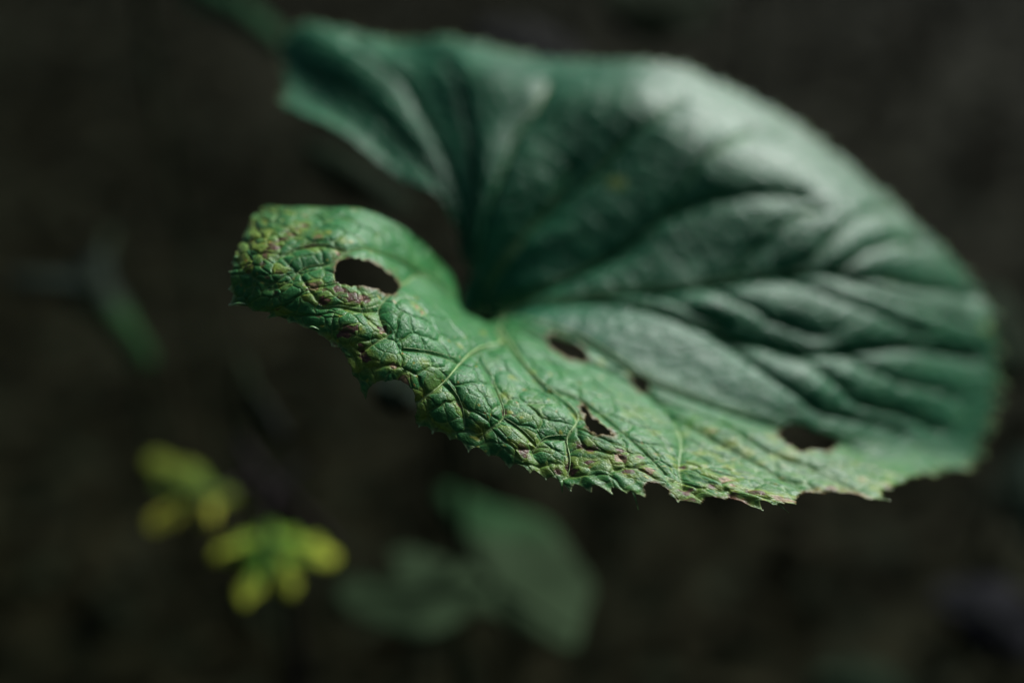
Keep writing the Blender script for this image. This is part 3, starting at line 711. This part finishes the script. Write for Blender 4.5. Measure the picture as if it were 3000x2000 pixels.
soft_leaf('dull_leaf', 'dull dark green angular leaf at the bottom centre, below the big leaf',
 [(1290,1430),(1380,1450),(1480,1490),(1560,1510),(1620,1545),(1660,1600),(1700,1660),(1735,1720),(1720,1780),(1700,1860),(1680,1900),(1640,1890),(1560,1850),(1470,1810),(1400,1790),(1330,1830),(1240,1860),(1150,1845),(1060,1815),(995,1770),(985,1730),(1010,1700),(1080,1690),(1150,1700),(1160,1660),(1140,1620),(1180,1605),(1260,1625),(1340,1650),(1410,1640),(1420,1600),(1360,1550),(1300,1490)],
 190, (0.05, .9), base=(1455,1715), dome=1.0, col=(.030,.050,.025), col2=(.025,.070,.028), stalk_to=((1455,1790),(1500,1900,260)),
 veins=[[(1455,1715),(1300,1460)],[(1455,1715),(1030,1750)],[(1455,1715),(1690,1870)]],
 colf=lambda P, r: np.clip((1600-P[:, 1])/90, 0, 1))
soft_leaf('dim_leaf', 'dim dark green three-pointed leaf at the left edge',
 [(20,810),(110,800),(210,795),(250,760),(290,735),(315,745),(320,790),(345,850),(385,920),(420,990),(450,1040),(440,1070),(410,1075),(380,1055),(340,1000),(290,945),(230,905),(160,880),(80,855),(30,840)],
 230, (0.1, .8), base=(280,850), col=(.014,.020,.015), col2=(.018,.052,.018), stalk_to=((300,800),(330,700,300)),
 veins=[[(300,790),(290,850),(430,1060)],[(290,850),(40,825)]], colf=lambda P, r: np.clip((P[:, 1]-870)/60, 0, 1))
soft_leaf('arching_leaf', 'blurred green leaf arching in from the top edge, left of the big leaf',
 [(560,-60),(640,-40),(720,0),(790,50),(828,100),(825,150),(790,150),(740,110),(680,75),(610,40),(540,0)],
 210, (-.4, .9), base=(720,60), col=(.020,.060,.026), col2=(.014,.042,.018), stalk_to=((560,-40),(420,-160,260)), veins=[[(560,-40),(700,40),(820,130)]])
soft_leaf('grey_leaf', 'small greyish green leaf showing through the bite in the front margin',
 [(1120,1095),(1180,1090),(1230,1110),(1240,1160),(1210,1200),(1150,1205),(1105,1180),(1095,1130)],
 95, (0, .9), col=(.009,.015,.010), stalk_to=((1200,1110),(1320,1160,150)), veins=[[(1110,1190),(1200,1110)]])
soft_leaf('narrow_leaf', 'narrow slate-grey leaf hanging below the left end of the big leaf',
 [(735,1130),(765,1150),(795,1190),(825,1240),(840,1285),(815,1290),(780,1260),(750,1210),(730,1165)],
 180, (0.1, .6), col=(.011,.012,.012), stalk_to=((745,1145),(700,1060,220)), veins=[[(745,1140),(790,1210),(830,1280)]])
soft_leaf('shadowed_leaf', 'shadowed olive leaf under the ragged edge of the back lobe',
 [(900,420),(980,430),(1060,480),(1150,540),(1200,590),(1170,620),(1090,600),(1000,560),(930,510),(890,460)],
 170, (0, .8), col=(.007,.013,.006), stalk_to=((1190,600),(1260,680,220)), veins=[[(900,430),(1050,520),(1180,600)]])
soft_leaf('grey_purple_leaf', 'grey-purple blurred leaf above the top margin of the big leaf',
 [(1380,90),(1460,65),(1560,70),(1650,110),(1720,170),(1740,230),(1620,240),(1500,220),(1410,170)],
 240, (0, .8), col=(.012,.012,.012), stalk_to=((1730,220),(1800,300,300)), veins=[[(1390,100),(1550,150),(1720,225)]])
soft_leaf('olive_leaf', 'dim olive leaf at the top edge, above the right shoulder of the big leaf',
 [(1760,-40),(1900,-60),(2080,-50),(2120,0),(2060,70),(1960,120),(1860,110),(1790,50)],
 280, (0, .8), col=(.008,.014,.005), stalk_to=((2100,-20),(2200,-80,330)), veins=[[(1780,60),(1950,20),(2100,-20)]])
soft_leaf('edge_leaf', 'faint grey-green leaf cut by the right edge of the picture',
 [(2940,1350),(3000,1320),(3080,1340),(3120,1440),(3090,1560),(3020,1600),(2960,1540),(2930,1440)],
 230, (0, .8), col=(.008,.016,.010), stalk_to=((3060,1580),(3100,1700,290)), veins=[[(2960,1370),(3050,1560)]])
soft_leaf('slate_leaf', 'faint slate-violet leaf in the bottom right corner',
 [(2740,1730),(2820,1700),(2920,1700),(3020,1760),(3040,1860),(3000,1950),(2900,1900),(2820,1850),(2760,1800)],
 250, (0, .8), col=(.009,.009,.012), stalk_to=((3000,1900),(3060,1990,300)), veins=[[(2760,1740),(2900,1800),(3000,1900)]])
soft_leaf('low_leaf', 'faint mossy green leaf at the bottom edge, right of centre',
 [(2370,1990),(2420,1950),(2520,1935),(2620,1970),(2680,2040),(2560,2080),(2420,2060)],
 240, (0, .8), col=(.008,.016,.008), stalk_to=((2600,2050),(2650,2120,290)), veins=[[(2400,1980),(2520,2000),(2620,2040)]])
soft_leaf('side_leaf', 'dim green leaf behind the right-hand edge of the big leaf',
 [(2820,850),(2890,840),(2960,880),(3000,960),(3010,1060),(2960,1130),(2890,1120),(2850,1000)],
 220, (0, .8), col=(.009,.018,.008), stalk_to=((2960,1120),(3000,1220,280)), veins=[[(2850,870),(2930,980),(2960,1110)]])
# purplish twig over the yellow leaves
tw = empty('purple_twig', unproject(800, 1420, 215)); tag(tw, 'thin purplish twig between the yellow-green leaves and the dull green leaf', 'twig')
ln = smooth_line([unproject(700, 1290, 225), unproject(770, 1390, 215), unproject(820, 1440, 212), unproject(880, 1500, 225), unproject(960, 1600, 300)], 40)
tv, tf = tube(ln, np.linspace(.0016, .0026, 40), 8); mesh_obj('stem', tv, tf, M_PURPLE, tw)
ln = smooth_line([unproject(820, 1440, 212), unproject(850, 1390, 216), unproject(890, 1350, 222)], 20)
tv, tf = tube(ln, np.linspace(.0014, .0006, 20), 8); mesh_obj('side_shoot', tv, tf, M_PURPLE, tw)

# ------------------------------------------------------------------ soil, litter and moss
n = 240; u = np.linspace(-1, 1, n); s_ = np.sinh(u*4.6)/math.sinh(4.6)*60
GX, GY = np.meshgrid(s_, s_+.9)
GZ = (.05*(fbm(GX*3, GY*3, 101, 4)-.5)+.012*(fbm(GX*25, GY*25, 105, 3)-.5))*np.clip(6/(np.hypot(GX, GY)+1), 0, 1)-.01
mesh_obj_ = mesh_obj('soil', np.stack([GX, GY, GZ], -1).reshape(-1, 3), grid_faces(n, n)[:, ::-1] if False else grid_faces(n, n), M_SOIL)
tag(mesh_obj_, kind='structure')

def scatter(name, label, cat, count, size, mat, zr, seed, curl):
    r = np.random.default_rng(seed); V = []; F = []; k = 0
    shape = np.array([(0, 0, 0), (.35, .28, .1), (.75, .25, .12), (1.05, 0, .0), (.75, -.25, .12), (.35, -.28, .1), (.5, 0, -.02)])
    fs = np.array([(0, 6, 1, 1), (1, 6, 2, 2), (2, 6, 3, 3), (3, 6, 4, 4), (4, 6, 5, 5), (5, 6, 0, 0)])[:, :3]
    for _ in range(count):
        x = r.uniform(-1.3, 1.3); y = r.uniform(.15, 2.2); z = r.uniform(*zr)
        s = size*r.uniform(.5, 1.4)
        M = Matrix.Rotation(r.uniform(0, 2*PI), 3, 'Z') @ Matrix.Rotation(r.uniform(-curl, curl), 3, 'X') @ Matrix.Rotation(r.uniform(-curl, curl), 3, 'Y')
        V.append((shape*[s, s*r.uniform(.7, 1.2), s*r.uniform(.4, 2.2)]) @ np.array(M).T+[x, y, z]); F.append(fs+k); k += len(shape)
    o = mesh_obj(name, np.vstack(V), np.vstack(F), mat); tag(o, label, cat, kind='stuff'); return o
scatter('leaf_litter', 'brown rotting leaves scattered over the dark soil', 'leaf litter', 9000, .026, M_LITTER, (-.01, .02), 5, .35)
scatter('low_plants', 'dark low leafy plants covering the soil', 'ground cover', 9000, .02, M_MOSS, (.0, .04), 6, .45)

# added undergrowth, out of view beside and behind the camera, blocks low sky light
r_ = np.random.default_rng(9); V = []; F = []; k = 0
shape = np.array([(0, 0, 0), (.35, .28, .06), (.75, .25, .05), (1.05, 0, -.05), (.75, -.25, .05), (.35, -.28, .06), (.5, 0, -.02)])
fs = np.array([(0, 6, 1), (1, 6, 2), (2, 6, 3), (3, 6, 4), (4, 6, 5), (5, 6, 0)])
for _ in range(5200):
    a = r_.uniform(math.radians(52), math.radians(308)); rad_ = r_.uniform(.75, 1.6); z = r_.uniform(0, 1.7)
    x = math.sin(a)*rad_; y = math.cos(a)*rad_+.1; s = .1*r_.uniform(.6, 1.4)
    M = Matrix.Rotation(r_.uniform(0, 2*PI), 3, 'Z') @ Matrix.Rotation(r_.uniform(-.9, .9), 3, 'X') @ Matrix.Rotation(r_.uniform(-.9, .9), 3, 'Y')
    V.append((shape*s) @ np.array(M).T+[x, y, z]); F.append(fs+k); k += len(shape)
tk = mesh_obj('added_thicket', np.vstack(V), np.vstack(F), flat_mat('added_thicket_leaf', (.02, .045, .015), .8, .1)); tag(tk, 'dense dark leafy growth out of view, added to block low sky light', 'added_thicket', kind='stuff')
